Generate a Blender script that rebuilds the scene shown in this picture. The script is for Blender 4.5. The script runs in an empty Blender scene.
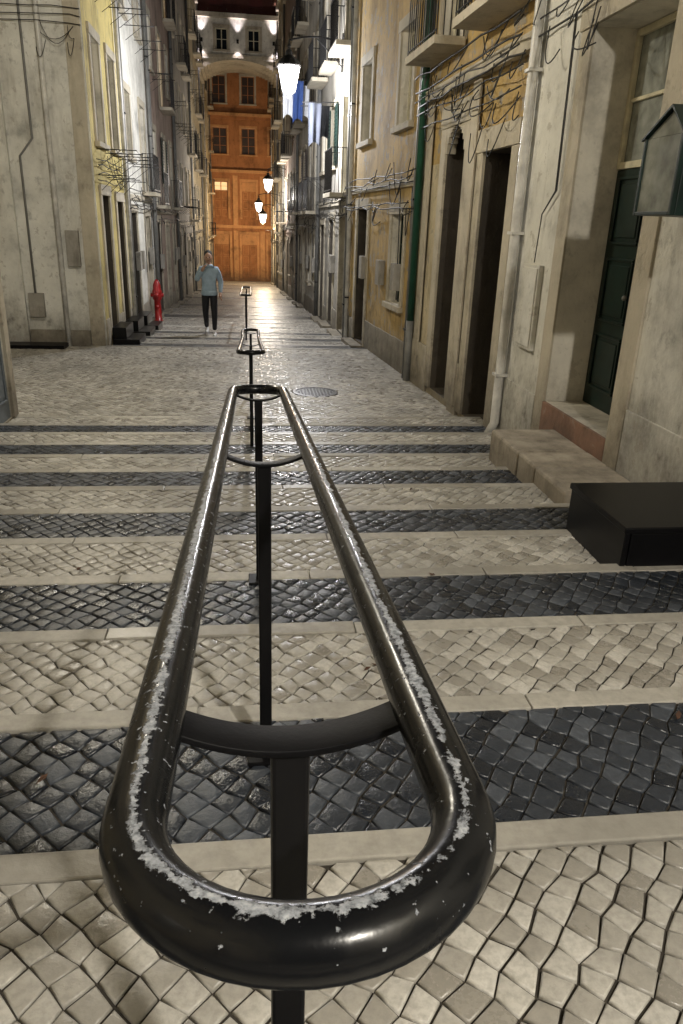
import bpy, bmesh, math, random
from mathutils import Vector, Matrix
random.seed(7)
S=bpy.context.scene
S.view_settings.view_transform='Standard'
try: S.view_settings.look='None'
except Exception: pass
S.view_settings.exposure=0
# ------------------------------------------------------------ helpers
def empty(name,parent=None,loc=(0,0,0)):
    o=bpy.data.objects.new(name,None); o.location=loc
    S.collection.objects.link(o)
    if parent: o.parent=parent
    return o
def mesh_obj(name,verts,faces,mat=None,parent=None,smooth=False):
    me=bpy.data.meshes.new(name); me.from_pydata([tuple(v) for v in verts],[],faces); me.update()
    o=bpy.data.objects.new(name,me); S.collection.objects.link(o)
    if mat is not None: me.materials.append(mat)
    if parent: o.parent=parent
    if smooth: me.polygons.foreach_set('use_smooth',[True]*len(me.polygons))
    return o
class Geo:
    def __init__(s): s.v=[]; s.f=[]
    def box(s,x0,x1,y0,y1,z0,z1):
        b=len(s.v)
        s.v+=[(x0,y0,z0),(x1,y0,z0),(x1,y1,z0),(x0,y1,z0),(x0,y0,z1),(x1,y0,z1),(x1,y1,z1),(x0,y1,z1)]
        s.f+=[(b,b+3,b+2,b+1),(b+4,b+5,b+6,b+7),(b,b+1,b+5,b+4),(b+1,b+2,b+6,b+5),(b+2,b+3,b+7,b+6),(b+3,b,b+4,b+7)]
    def tube(s,pts,radii,n=10,caps=True):
        pts=[Vector(p) for p in pts]
        if not hasattr(radii,'__len__'): radii=[radii]*len(pts)
        b=len(s.v); N=len(pts); up=None
        for i,p in enumerate(pts):
            t=(pts[min(i+1,N-1)]-pts[max(i-1,0)]).normalized()
            if up is None:
                up=Vector((0,0,1)) if abs(t.z)<.9 else Vector((1,0,0))
            a=t.cross(up).normalized(); c=a.cross(t).normalized(); up=c
            for k in range(n):
                th=2*math.pi*k/n
                s.v.append(tuple(p+radii[i]*(math.cos(th)*a+math.sin(th)*c)))
        for i in range(N-1):
            for k in range(n):
                k2=(k+1)%n
                s.f.append((b+i*n+k,b+i*n+k2,b+(i+1)*n+k2,b+(i+1)*n+k))
        if caps:
            s.f.append(tuple(b+k for k in range(n))[::-1]); s.f.append(tuple(b+(N-1)*n+k for k in range(n)))
    def ball(s,c,r,nu=12,nv=8,sc=(1,1,1)):
        b=len(s.v)
        for j in range(nv+1):
            ph=math.pi*j/nv
            for i in range(nu):
                th=2*math.pi*i/nu
                s.v.append((c[0]+r*sc[0]*math.sin(ph)*math.cos(th),c[1]+r*sc[1]*math.sin(ph)*math.sin(th),c[2]+r*sc[2]*math.cos(ph)))
        for j in range(nv):
            for i in range(nu):
                i2=(i+1)%nu
                s.f.append((b+j*nu+i,b+(j+1)*nu+i,b+(j+1)*nu+i2,b+j*nu+i2))
    def lathe(s,cx,cy,prof,n=16):
        b=len(s.v)
        for (r,z) in prof:
            for k in range(n):
                th=2*math.pi*k/n; s.v.append((cx+r*math.cos(th),cy+r*math.sin(th),z))
        for i in range(len(prof)-1):
            for k in range(n):
                k2=(k+1)%n
                s.f.append((b+i*n+k,b+i*n+k2,b+(i+1)*n+k2,b+(i+1)*n+k))
        s.f.append(tuple(b+k for k in range(n))[::-1]); s.f.append(tuple(b+(len(prof)-1)*n+k for k in range(n)))
    def make(s,name,mat,parent=None,smooth=False,bevel=0):
        o=mesh_obj(name,s.v,s.f,mat,parent,smooth)
        if bevel:
            m=o.modifiers.new('bev','BEVEL'); m.width=bevel; m.segments=2; m.limit_method='ANGLE'
        return o
# ------------------------------------------------------------ materials
def newmat(name):
    m=bpy.data.materials.new(name); m.use_nodes=True
    nt=m.node_tree; b=nt.nodes['Principled BSDF']
    return m,nt,b
def N(nt,t,**k):
    n=nt.nodes.new(t)
    for a,v in k.items(): setattr(n,a,v)
    return n
def noise(nt,scale,detail=3,rough=.6,stretch=None,vec='Object'):
    tc=N(nt,'ShaderNodeTexCoord'); out=tc.outputs[vec]
    if stretch:
        mp=N(nt,'ShaderNodeMapping'); mp.inputs['Scale'].default_value=stretch
        nt.links.new(out,mp.inputs[0]); out=mp.outputs[0]
    n=N(nt,'ShaderNodeTexNoise'); n.inputs['Scale'].default_value=scale; n.inputs['Detail'].default_value=detail
    n.inputs['Roughness'].default_value=rough
    nt.links.new(out,n.inputs['Vector']); return n.outputs['Fac']
def ramp(nt,fac,stops):
    r=N(nt,'ShaderNodeValToRGB'); e=r.color_ramp.elements
    while len(e)<len(stops): e.new(.5)
    for i,(p,c) in enumerate(stops):
        e[i].position=p
        e[i].color=(c[0],c[1],c[2],1) if hasattr(c,'__len__') else (c,c,c,1)
    nt.links.new(fac,r.inputs[0]); return r.outputs[0]
def mix(nt,fac,a,b,blend='MIX'):
    m=N(nt,'ShaderNodeMix',data_type='RGBA',blend_type=blend)
    for s,v in ((0,fac),(6,a),(7,b)):
        if isinstance(v,bpy.types.NodeSocket): nt.links.new(v,m.inputs[s])
        elif hasattr(v,'__len__'): m.inputs[s].default_value=(v[0],v[1],v[2],1)
        else: m.inputs[s].default_value=v
    return m.outputs[2]
def mth(nt,op,a,b=0.0,clamp=False):
    m=N(nt,'ShaderNodeMath',operation=op,use_clamp=clamp)
    for i,v in enumerate((a,b)):
        if isinstance(v,bpy.types.NodeSocket): nt.links.new(v,m.inputs[i])
        else: m.inputs[i].default_value=v
    return m.outputs[0]
def bump(nt,b,h,strength=.3,dist=.01):
    bp=N(nt,'ShaderNodeBump'); bp.inputs['Strength'].default_value=strength; bp.inputs['Distance'].default_value=dist
    nt.links.new(h,bp.inputs['Height']); nt.links.new(bp.outputs[0],b.inputs['Normal'])
def dk(c,f): return (c[0]*f,c[1]*f,c[2]*f)
def simple(name,col,rough=.5,metal=0,var=.35,scale=8,bs=.15,bd=.004,spec=.5):
    m,nt,b=newmat(name)
    n=noise(nt,scale,4)
    nt.links.new(ramp(nt,n,[(.3,dk(col,1-var)),(.7,col)]),b.inputs['Base Color'])
    b.inputs['Roughness'].default_value=rough; b.inputs['Metallic'].default_value=metal; b.inputs['Specular IOR Level'].default_value=spec
    if bs: bump(nt,b,noise(nt,scale*6,2),bs,bd)
    return m
def plaster(name,col,peel=.0,dirt=.5,patch=(.30,.27,.22)):
    m,nt,b=newmat(name)
    n1=noise(nt,1.1,6,.66)
    c=ramp(nt,n1,[(.30,dk(col,.42)),(.46,dk(col,.82)),(.64,col)])
    streak=ramp(nt,noise(nt,1.5,5,.72,(2.2,2.2,.45)),[(.50,0.0),(.68,1.0)])
    c=mix(nt,mth(nt,'MULTIPLY',streak,dirt*.8),c,(col[0]*.24+.012,col[1]*.21+.010,col[2]*.17+.006))
    n2=noise(nt,4.3,6,.72,(1.1,1.1,.9))
    pk=ramp(nt,n2,[(.64-.10*peel,0.0),(.655-.10*peel,1.0)])
    c=mix(nt,mth(nt,'MULTIPLY',pk,min(1,peel*1.3)),c,patch)
    c=mix(nt,mth(nt,'MULTIPLY',ramp(nt,n2,[(.30,1.0),(.43,0.0)]),.55),c,dk(col,.28))
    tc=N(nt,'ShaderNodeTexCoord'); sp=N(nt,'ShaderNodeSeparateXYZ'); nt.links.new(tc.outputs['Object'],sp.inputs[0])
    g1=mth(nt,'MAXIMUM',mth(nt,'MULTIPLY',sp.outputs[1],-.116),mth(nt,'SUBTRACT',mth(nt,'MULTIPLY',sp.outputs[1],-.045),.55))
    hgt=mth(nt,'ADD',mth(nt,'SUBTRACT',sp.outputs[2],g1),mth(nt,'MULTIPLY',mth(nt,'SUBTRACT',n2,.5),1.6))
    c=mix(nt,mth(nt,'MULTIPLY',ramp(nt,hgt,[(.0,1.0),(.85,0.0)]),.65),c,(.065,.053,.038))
    nt.links.new(c,b.inputs['Base Color'])
    b.inputs['Roughness'].default_value=.85
    bump(nt,b,mth(nt,'SUBTRACT',n2,mth(nt,'MULTIPLY',pk,.25*peel)),.6,.03)
    return m
def emis(name,col,st):
    m,nt,b=newmat(name)
    n=noise(nt,6,2)
    nt.links.new(ramp(nt,n,[(.3,dk(col,.85)),(.7,col)]),b.inputs['Emission Color'])
    b.inputs['Base Color'].default_value=(*col,1)
    b.inputs['Emission Strength'].default_value=st
    try: m.cycles.emission_sampling='NONE'
    except Exception: pass
    return m
def island(name,c0,c1,c2,rough0,rough1,fine=60,bs=.4,grime=.5,spec=.5):
    m,nt,b=newmat(name)
    g=N(nt,'ShaderNodeNewGeometry')
    c=ramp(nt,g.outputs['Random Per Island'],[(0,c0),(.55,c1),(1,c2)])
    n1=noise(nt,fine,4,.65); n2=noise(nt,1.1,4,.6)
    c=mix(nt,mth(nt,'MULTIPLY',ramp(nt,n1,[(.35,1.0),(.6,0.0)]),.45),c,dk(c1,.5))
    c=mix(nt,mth(nt,'MULTIPLY',ramp(nt,n2,[(.35,1.0),(.62,0.0)]),grime),c,dk(c1,.40))
    nt.links.new(c,b.inputs['Base Color'])
    r=ramp(nt,mth(nt,'ADD',mth(nt,'MULTIPLY',g.outputs['Random Per Island'],.6),mth(nt,'MULTIPLY',n1,.4)),[(.2,rough0),(.8,rough1)])
    nt.links.new(r,b.inputs['Roughness'])
    b.inputs['Specular IOR Level'].default_value=spec
    bump(nt,b,n1,bs,.004)
    return m
M={}
M['white_stone']=island('limestone_setts',(.29,.27,.235),(.47,.45,.405),(.66,.64,.59),.26,.58,fine=55,bs=.5,grime=.6)
M['black_stone']=island('basalt_setts',(.014,.017,.024),(.032,.039,.052),(.085,.098,.12),.22,.5,fine=50,bs=.9,grime=.4,spec=.6)
M['nosing']=island('worn_limestone_kerb',(.36,.34,.30),(.44,.42,.375),(.53,.51,.46),.32,.6,fine=25,bs=.5,grime=.6)
M['joint']=simple('joint_sand',(.050,.043,.034),.95,0,.5,30,.5,.006)
def sett_mat(name,c0,c1,scale=11):
    m,nt,b=newmat(name)
    tc=N(nt,'ShaderNodeTexCoord'); mp=N(nt,'ShaderNodeMapping'); mp.inputs['Rotation'].default_value=(0,0,.78); mp.inputs['Scale'].default_value=(1,1,.01)
    nt.links.new(tc.outputs['Object'],mp.inputs[0])
    v=N(nt,'ShaderNodeTexVoronoi',feature='DISTANCE_TO_EDGE'); v.inputs['Scale'].default_value=scale; v.inputs['Randomness'].default_value=.5
    v2=N(nt,'ShaderNodeTexVoronoi',feature='F1'); v2.inputs['Scale'].default_value=scale; v2.inputs['Randomness'].default_value=.5
    nt.links.new(mp.outputs[0],v.inputs['Vector']); nt.links.new(mp.outputs[0],v2.inputs['Vector'])
    sep=N(nt,'ShaderNodeSeparateColor'); nt.links.new(v2.outputs['Color'],sep.inputs[0])
    c=ramp(nt,sep.outputs[0],[(0,c0),(1,c1)])
    e=ramp(nt,v.outputs['Distance'],[(.02,0.0),(.09,1.0)])
    c=mix(nt,e,(.05,.045,.035),c)
    nt.links.new(c,b.inputs['Base Color']); b.inputs['Roughness'].default_value=.36
    bump(nt,b,e,.6,.012); return m
M['far_white']=sett_mat('distant_limestone_setts',(.28,.26,.23),(.48,.46,.41))
M['far_black']=sett_mat('distant_basalt_setts',(.030,.034,.042),(.08,.09,.105))
M['plinth']=plaster('grey_stone_plinth',(.36,.33,.27),.3,.6)
M['stone']=plaster('limestone_trim',(.52,.47,.37),.15,.3)
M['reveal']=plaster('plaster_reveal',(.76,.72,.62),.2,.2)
M['reveal_dark']=plaster('dark_reveal',(.07,.058,.045),.1,.6,patch=(.08,.065,.05))  # very dark brown all over the door reveals
M['w_white']=plaster('white_plaster',(.74,.73,.67),.35,.45)
M['w_cream']=plaster('cream_plaster',(.58,.50,.34),.5,.75)
M['w_yellow']=plaster('yellow_plaster',(.64,.53,.20),.4,.6)
M['w_ochre']=plaster('ochre_plaster',(.50,.35,.14),.8,.75)
M['w_pink']=plaster('pink_plaster',(.40,.30,.25),.4,.7)
M['w_grey']=plaster('grey_plaster',(.36,.34,.30),.4,.7)
M['w_orange_lit']=plaster('orange_lit_plaster',(.44,.185,.070),.1,.5,patch=(.33,.15,.06))  # ochre wall with the orange of sodium light painted into its colour
M['w_orange_lit_trim']=plaster('pale_orange_lit_trim',(.64,.33,.14),.1,.3,patch=(.4,.16,.07))  # same orange lamp tint painted into the trim colour
M['w_dark']=plaster('dark_red_plaster',(.12,.04,.03),.2,.4)
M['green_door']=simple('green_paint',(.006,.022,.018),.38,0,.5,5,.2,.002,.35)
M['black_paint']=simple('black_paint',(.005,.005,.006),.36,0,.3,7,.15,.001,.18)
M['grey_door']=simple('blue_grey_paint',(.13,.155,.18),.5,0,.3,5)
M['brown_door']=simple('brown_wood',(.05,.028,.017),.5,0,.5,5)
M['red_door']=simple('dark_red_paint',(.12,.02,.015),.45,0,.3,5)
M['cream']=simple('cream_paint',(.66,.61,.44),.5,0,.3,9)
M['glass']=simple('dark_window_glass',(.015,.018,.022),.06,0,.3,2,0)
M['pane']=simple('dusty_pane',(.32,.34,.31),.22,0,.6,6,.1,.002)
M['lit']=emis('lit_window',(1.0,.72,.38),.7)
M['iron']=simple('black_iron',(.015,.015,.016),.45,.4,.3,20)
M['white_pipe']=simple('white_pipe_paint',(.72,.71,.67),.4,0,.5,4)
M['green_pipe']=simple('green_pipe_paint',(.010,.075,.042),.4,0,.4,4)
M['grey_pipe']=simple('grey_pipe_paint',(.20,.20,.19),.5,0,.4,4)
M['red']=simple('red_paint',(.30,.008,.008),.35,0,.3,9)
M['sill']=plaster('reddish_stone',(.34,.18,.12),.3,.5)
M['doorstone']=plaster('worn_step_stone',(.64,.57,.46),.1,.3)
M['roof']=simple('clay_roof_tiles',(.22,.09,.05),.8,0,.5,6)
M['cable']=simple('cable_rubber',(.02,.02,.02),.6,0,.2,20,0)
M['lamp']=emis('lamp_glass',(1.0,.97,.92),20)
M['lamp_far']=emis('lamp_glass_far',(1.0,.92,.78),12)
M['ground']=simple('earth',(.06,.055,.05),.95,0,.4,1)
M['graffiti']=simple('graffiti_paint',(.05,.10,.20),.5,0,.3,9,0)
M['strap']=simple('strap_paint',(.005,.005,.006),.55,0,.4,30,.3,.001,.10)
# ------------------------------------------------------------ profile of the street
U=1.42; T=.655; RS=.0761
def yn(n): return U+T*n
def zn(n): return -.165-RS*n
Y12=yn(12); ZL=zn(12)-RS
def gz(y):
    if y<=Y12:
        n=math.ceil((y-U)/T-1e-6); return zn(n)
    if y<15.6: return ZL-.01*(y-Y12)
    if y<19.35: return ZL-.063-.04*(math.floor((y-15.6)/.75)+1)
    return ZL-.063-.2-.073-.073*math.floor((y-19.35)/1.5)
street=empty('stepped_street')
XL,XR=-3.0,3.0
def clip(poly,x0,x1,y0,y1):
    for ax,v,sg in ((0,x0,1),(0,x1,-1),(1,y0,1),(1,y1,-1)):
        out=[]
        for i in range(len(poly)):
            a=poly[i];b=poly[(i+1)%len(poly)]
            da=(a[ax]-v)*sg; db=(b[ax]-v)*sg
            if da>=0: out.append(a)
            if (da>=0)!=(db>=0):
                t=da/(da-db); out.append((a[0]+t*(b[0]-a[0]),a[1]+t*(b[1]-a[1])))
        poly=out
        if len(poly)<3: return []
    return poly
def area(p): return abs(sum(p[i][0]*p[(i+1)%len(p)][1]-p[(i+1)%len(p)][0]*p[i][1] for i in range(len(p))))/2
def setts(V,F,x0,x1,y0,y1,zf,size,ang,seed,jit=.16,gap=.04,hole=None):
    rnd=random.Random(seed); ca,sa=math.cos(ang),math.sin(ang)
    pts={}
    cx,cy=(x0+x1)/2,(y0+y1)/2
    def corner(i,j):
        if (i,j) not in pts:
            u=i*size+rnd.uniform(-jit,jit)*size; v=j*size*1.0+rnd.uniform(-jit,jit)*size
            u+=.012*math.sin(v*2.3+seed); v+=.012*math.sin(u*2.0+seed*2)
            pts[(i,j)]=(cx+u*ca-v*sa,cy+u*sa+v*ca)
        return pts[(i,j)]
    R=int(math.hypot(x1-x0,y1-y0)/2/size)+3
    for i in range(-R,R):
        for j in range(-R,R):
            u,v=(i+.5)*size,(j+.5)*size
            wx,wy=cx+u*ca-v*sa,cy+u*sa+v*ca
            if wx<x0-size*1.2 or wx>x1+size*1.2 or wy<y0-size*1.2 or wy>y1+size*1.2: continue
            if hole and math.hypot(wx-hole[0],wy-hole[1])<hole[2]: continue
            q=[corner(i,j),corner(i+1,j),corner(i+1,j+1),corner(i,j+1)]
            q=clip(q,x0,x1,y0,y1)
            if len(q)<3 or area(q)<size*size*.10: continue
            mx=sum(p[0] for p in q)/len(q); my=sum(p[1] for p in q)/len(q)
            g=1-gap*rnd.uniform(.8,3.6)
            h=rnd.gauss(0,.0013); tx=rnd.gauss(0,.020); ty=rnd.gauss(0,.020)
            b=len(V); k=len(q)
            z0=zf(my)
            for sc,dz,tl in ((g,-.02,0),(g,-.005,1),(g*.94,-.0012,1),(g*.82,0,1)):
                for p in q:
                    px=mx+(p[0]-mx)*sc; py=my+(p[1]-my)*sc
                    V.append((px,py,z0+dz+h+tl*(tx*(px-mx)+ty*(py-my))))
            for r in range(3):
                for a in range(k):
                    a2=(a+1)%k
                    F.append((b+r*k+a,b+r*k+a2,b+(r+1)*k+a2,b+(r+1)*k+a))
            F.append(tuple(b+3*k+a for a in range(k)))
WV,WF,BV,BF=[],[],[],[]
base=Geo(); nos=Geo()
rn=random.Random(3)
def nosing_row(x0,x1,y1,z,w=.084,h=.2):
    x=x0-rn.uniform(0,.4)
    while x<x1:
        L=rn.uniform(.6,1.15); xe=min(x+L,x1)
        if xe-max(x,x0)>.05:
            a=max(x,x0)+.002; dz=rn.uniform(-.003,.003); dy=rn.uniform(-.004,.004); dw=rn.uniform(-.004,.003)
            nos.box(a,xe-.002,y1-w+dw,y1+dy,z-h,z+.004+dz)
        x+=L
for n in range(-9,13):
    y1=yn(n); y0=y1-T; z=zn(n)
    white=(n%2==0)
    base.box(XL-.4,XR+.4,y0,y1-.086,z-.5,z-.0095)
    V,F=(WV,WF) if white else (BV,BF)
    setts(V,F,XL,XR,y0+.005,y1-.087,lambda y,z=z:z,.064 if white else .068,math.radians(45+rn.uniform(-8,8)),n+30)
    nosing_row(XL,XR,y1,z)
MH=(.97,11.2,.36)
base.box(-6.6,XR+.4,Y12,15.49,ZL-.6,ZL-.08)
bl=len(base.v)
base.v+=[(-6.6,Y12,ZL-.010),(3.4,Y12,ZL-.010),(3.4,15.6,ZL-.073),(-6.6,15.6,ZL-.073)]; base.f.append((bl,bl+1,bl+2,bl+3))
setts(WV,WF,-6.4,XR,Y12+.005,15.48,gz,.078,math.radians(43),77,hole=MH)
nosing_row(-3.2,2.9,15.6,gz(15.5))
mesh_obj('limestone_paving',WV,WF,M['white_stone'],street,True)
mesh_obj('basalt_paving',BV,BF,M['black_stone'],street,True)
fw=Geo(); fb=Geo()
y=15.6;k=0
while y<19.3:
    z=gz(y+.1); (fb if k%2==0 else fw).box(-3.3,2.9,y,y+.75-.12,z-.4,z); nosing_row(-3.2,2.8,y+.75,z+.001,.12,.3)
    y+=.75;k+=1
y=19.35
while y<75:
    z=gz(y+.1); (fb if k%4==0 else fw).box(-3.4,2.6,y,y+1.38,z-.4,z); nosing_row(-3.4,2.5,y+1.5,z+.001,.12,.3)
    y+=1.5;k+=1
fw.make('far_limestone_paving',M['far_white'],street); fb.make('far_basalt_paving',M['far_black'],street)
base.make('paving_bed',M['joint'],street)
nos.make('step_nosings',M['nosing'],street,False,.005)
pg=Geo(); pg.box(-6,6,-14,yn(-10),zn(-9)-.5,zn(-9)+RS); pg.make('upper_landing',M['far_white'],street)
gr=Geo()
gr.v=[(-600,-600,-7),(600,-600,-7),(600,600,-7),(-600,600,-7)]; gr.f=[(0,1,2,3)]
gr.make('ground',M['ground'])
mh=empty('manhole_cover'); zz=gz(11.2)
g=Geo(); g.lathe(MH[0],MH[1],[(.345,zz-.03),(.345,zz+.003),(.30,zz+.005),(.295,zz-.002),(.0,zz-.002)],32)
for i in range(-5,6):
    for j in range(-5,6):
        if math.hypot(i,j)<5.3: g.box(MH[0]+i*.05-.015,MH[0]+i*.05+.015,MH[1]+j*.05-.015,MH[1]+j*.05+.015,zz-.003,zz+.004)
g.make('iron_lid',simple('cast_iron',(.05,.048,.045),.4,.6,.3,20),mh)
# ------------------------------------------------------------ handrails
def rail_paint():
    m,nt,b=newmat('worn_black_paint')
    geo=N(nt,'ShaderNodeNewGeometry')
    dp=N(nt,'ShaderNodeVectorMath',operation='DOT_PRODUCT'); nt.links.new(geo.outputs['Normal'],dp.inputs[0]); dp.inputs[1].default_value=(0,.115,.9934)
    ang=mth(nt,'ARCCOSINE',mth(nt,'MINIMUM',dp.outputs['Value'],1.0))
    n1=noise(nt,6,3,.6); n2=noise(nt,110,5,.8); n3=noise(nt,30,4,.75)
    v=mth(nt,'SUBTRACT',1.0,mth(nt,'DIVIDE',ang,.42))
    for n,a in ((n1,1.3),(n2,2.4),(n3,2.0)):
        v=mth(nt,'ADD',v,mth(nt,'MULTIPLY',mth(nt,'SUBTRACT',n,.5),a))
    m1=mth(nt,'MULTIPLY',mth(nt,'SUBTRACT',v,.60),7,True)
    ch=mth(nt,'MULTIPLY',mth(nt,'SUBTRACT',noise(nt,130,3,.6),.66),30,True)
    ch=mth(nt,'MULTIPLY',ch,mth(nt,'LESS_THAN',ang,1.35))
    mask=mth(nt,'MAXIMUM',m1,ch)
    pc=ramp(nt,noise(nt,160,4,.7),[(.34,(.05,.056,.065)),(.5,(.22,.235,.26)),(.72,(.42,.44,.47))])
    bk=ramp(nt,noise(nt,7,4),[(.3,(.003,.0033,.004)),(.7,(.007,.0075,.0085))])
    nt.links.new(mix(nt,mask,bk,pc),b.inputs['Base Color'])
    rr=ramp(nt,noise(nt,30,4),[(.3,.17),(.7,.29)])
    nt.links.new(mth(nt,'ADD',rr,mth(nt,'MULTIPLY',mask,.35)),b.inputs['Roughness'])
    b.inputs['Specular IOR Level'].default_value=.25
    bump(nt,b,mth(nt,'ADD',mth(nt,'MULTIPLY',mask,-.6),mth(nt,'MULTIPLY',n3,.4)),.4,.0018)
    return m
M['rail']=rail_paint()
def handrail(ya,yb,zf,gf,posts,W=.228,r=.0222,cx=.031):
    e=empty('handrail')
    cu=bpy.data.curves.new('tube','CURVE'); cu.dimensions='3D'; cu.bevel_depth=r; cu.bevel_resolution=10; cu.use_fill_caps=True
    pts=[]; R=W/2
    for k in range(25):
        a=math.pi+math.pi*k/24; pts.append((cx+R*math.cos(a),ya+R+R*math.sin(a)*1.0))
    L=yb-R-(ya+R)
    for k in range(1,40): pts.append((cx+R,ya+R+L*k/40))
    for k in range(25):
        a=math.pi*k/24; pts.append((cx+R*math.cos(a),yb-R+R*math.sin(a)))
    for k in range(1,40): pts.append((cx-R,yb-R-L*k/40))
    sp=cu.splines.new('POLY'); sp.points.add(len(pts)-1); sp.use_cyclic_u=True; sp.use_smooth=True
    for i,p in enumerate(pts): sp.points[i].co=(p[0],p[1],zf(p[1]),1)
    o=bpy.data.objects.new('tube',cu); S.collection.objects.link(o); o.parent=e; cu.materials.append(M['rail'])
    g=Geo(); gp=Geo()
    for py in posts:
        zt=zf(py); n=20; b=len(g.v); hw=.022; th=.008
        for k in range(n+1):
            t=-1+2*k/n; x=cx+t*(R-r*.4); sag=.004+.028*(1-t*t)
            for dy,dz in ((-hw,0),(hw,0),(hw,-th),(-hw,-th)): g.v.append((x,py+dy,zt-sag+dz-.116*dy))
        for k in range(n):
            for a in range(4):
                a2=(a+1)%4; g.f.append((b+k*4+a,b+(k+1)*4+a,b+(k+1)*4+a2,b+k*4+a2))
        s=.0175; gp.box(cx-s,cx+s,py-s,py+s,gf(py)-.02,zt-.036)
        gp.box(cx-.055,cx+.055,py-.055,py+.055,gf(py)-.02,gf(py)+.010)
    g.make('cross_straps',M['strap'],e,True,.0015)
    gp.make('posts',M['black_paint'],e,False,.004)
    return e
zr=lambda y:.924-.116*y
handrail(.295,3.46,zr,gz,[.55,1.83,3.30])
def zr2(y): return max(zr(y),-.31) if y<16 else 0
handrail(6.9,11.6,zr2,gz,[7.15,9.2,11.4],cx=.0)
handrail(17.0,21.6,lambda y:-.30-.045*(y-17),gz,[17.3,19.3,21.4],cx=-.1)
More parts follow.
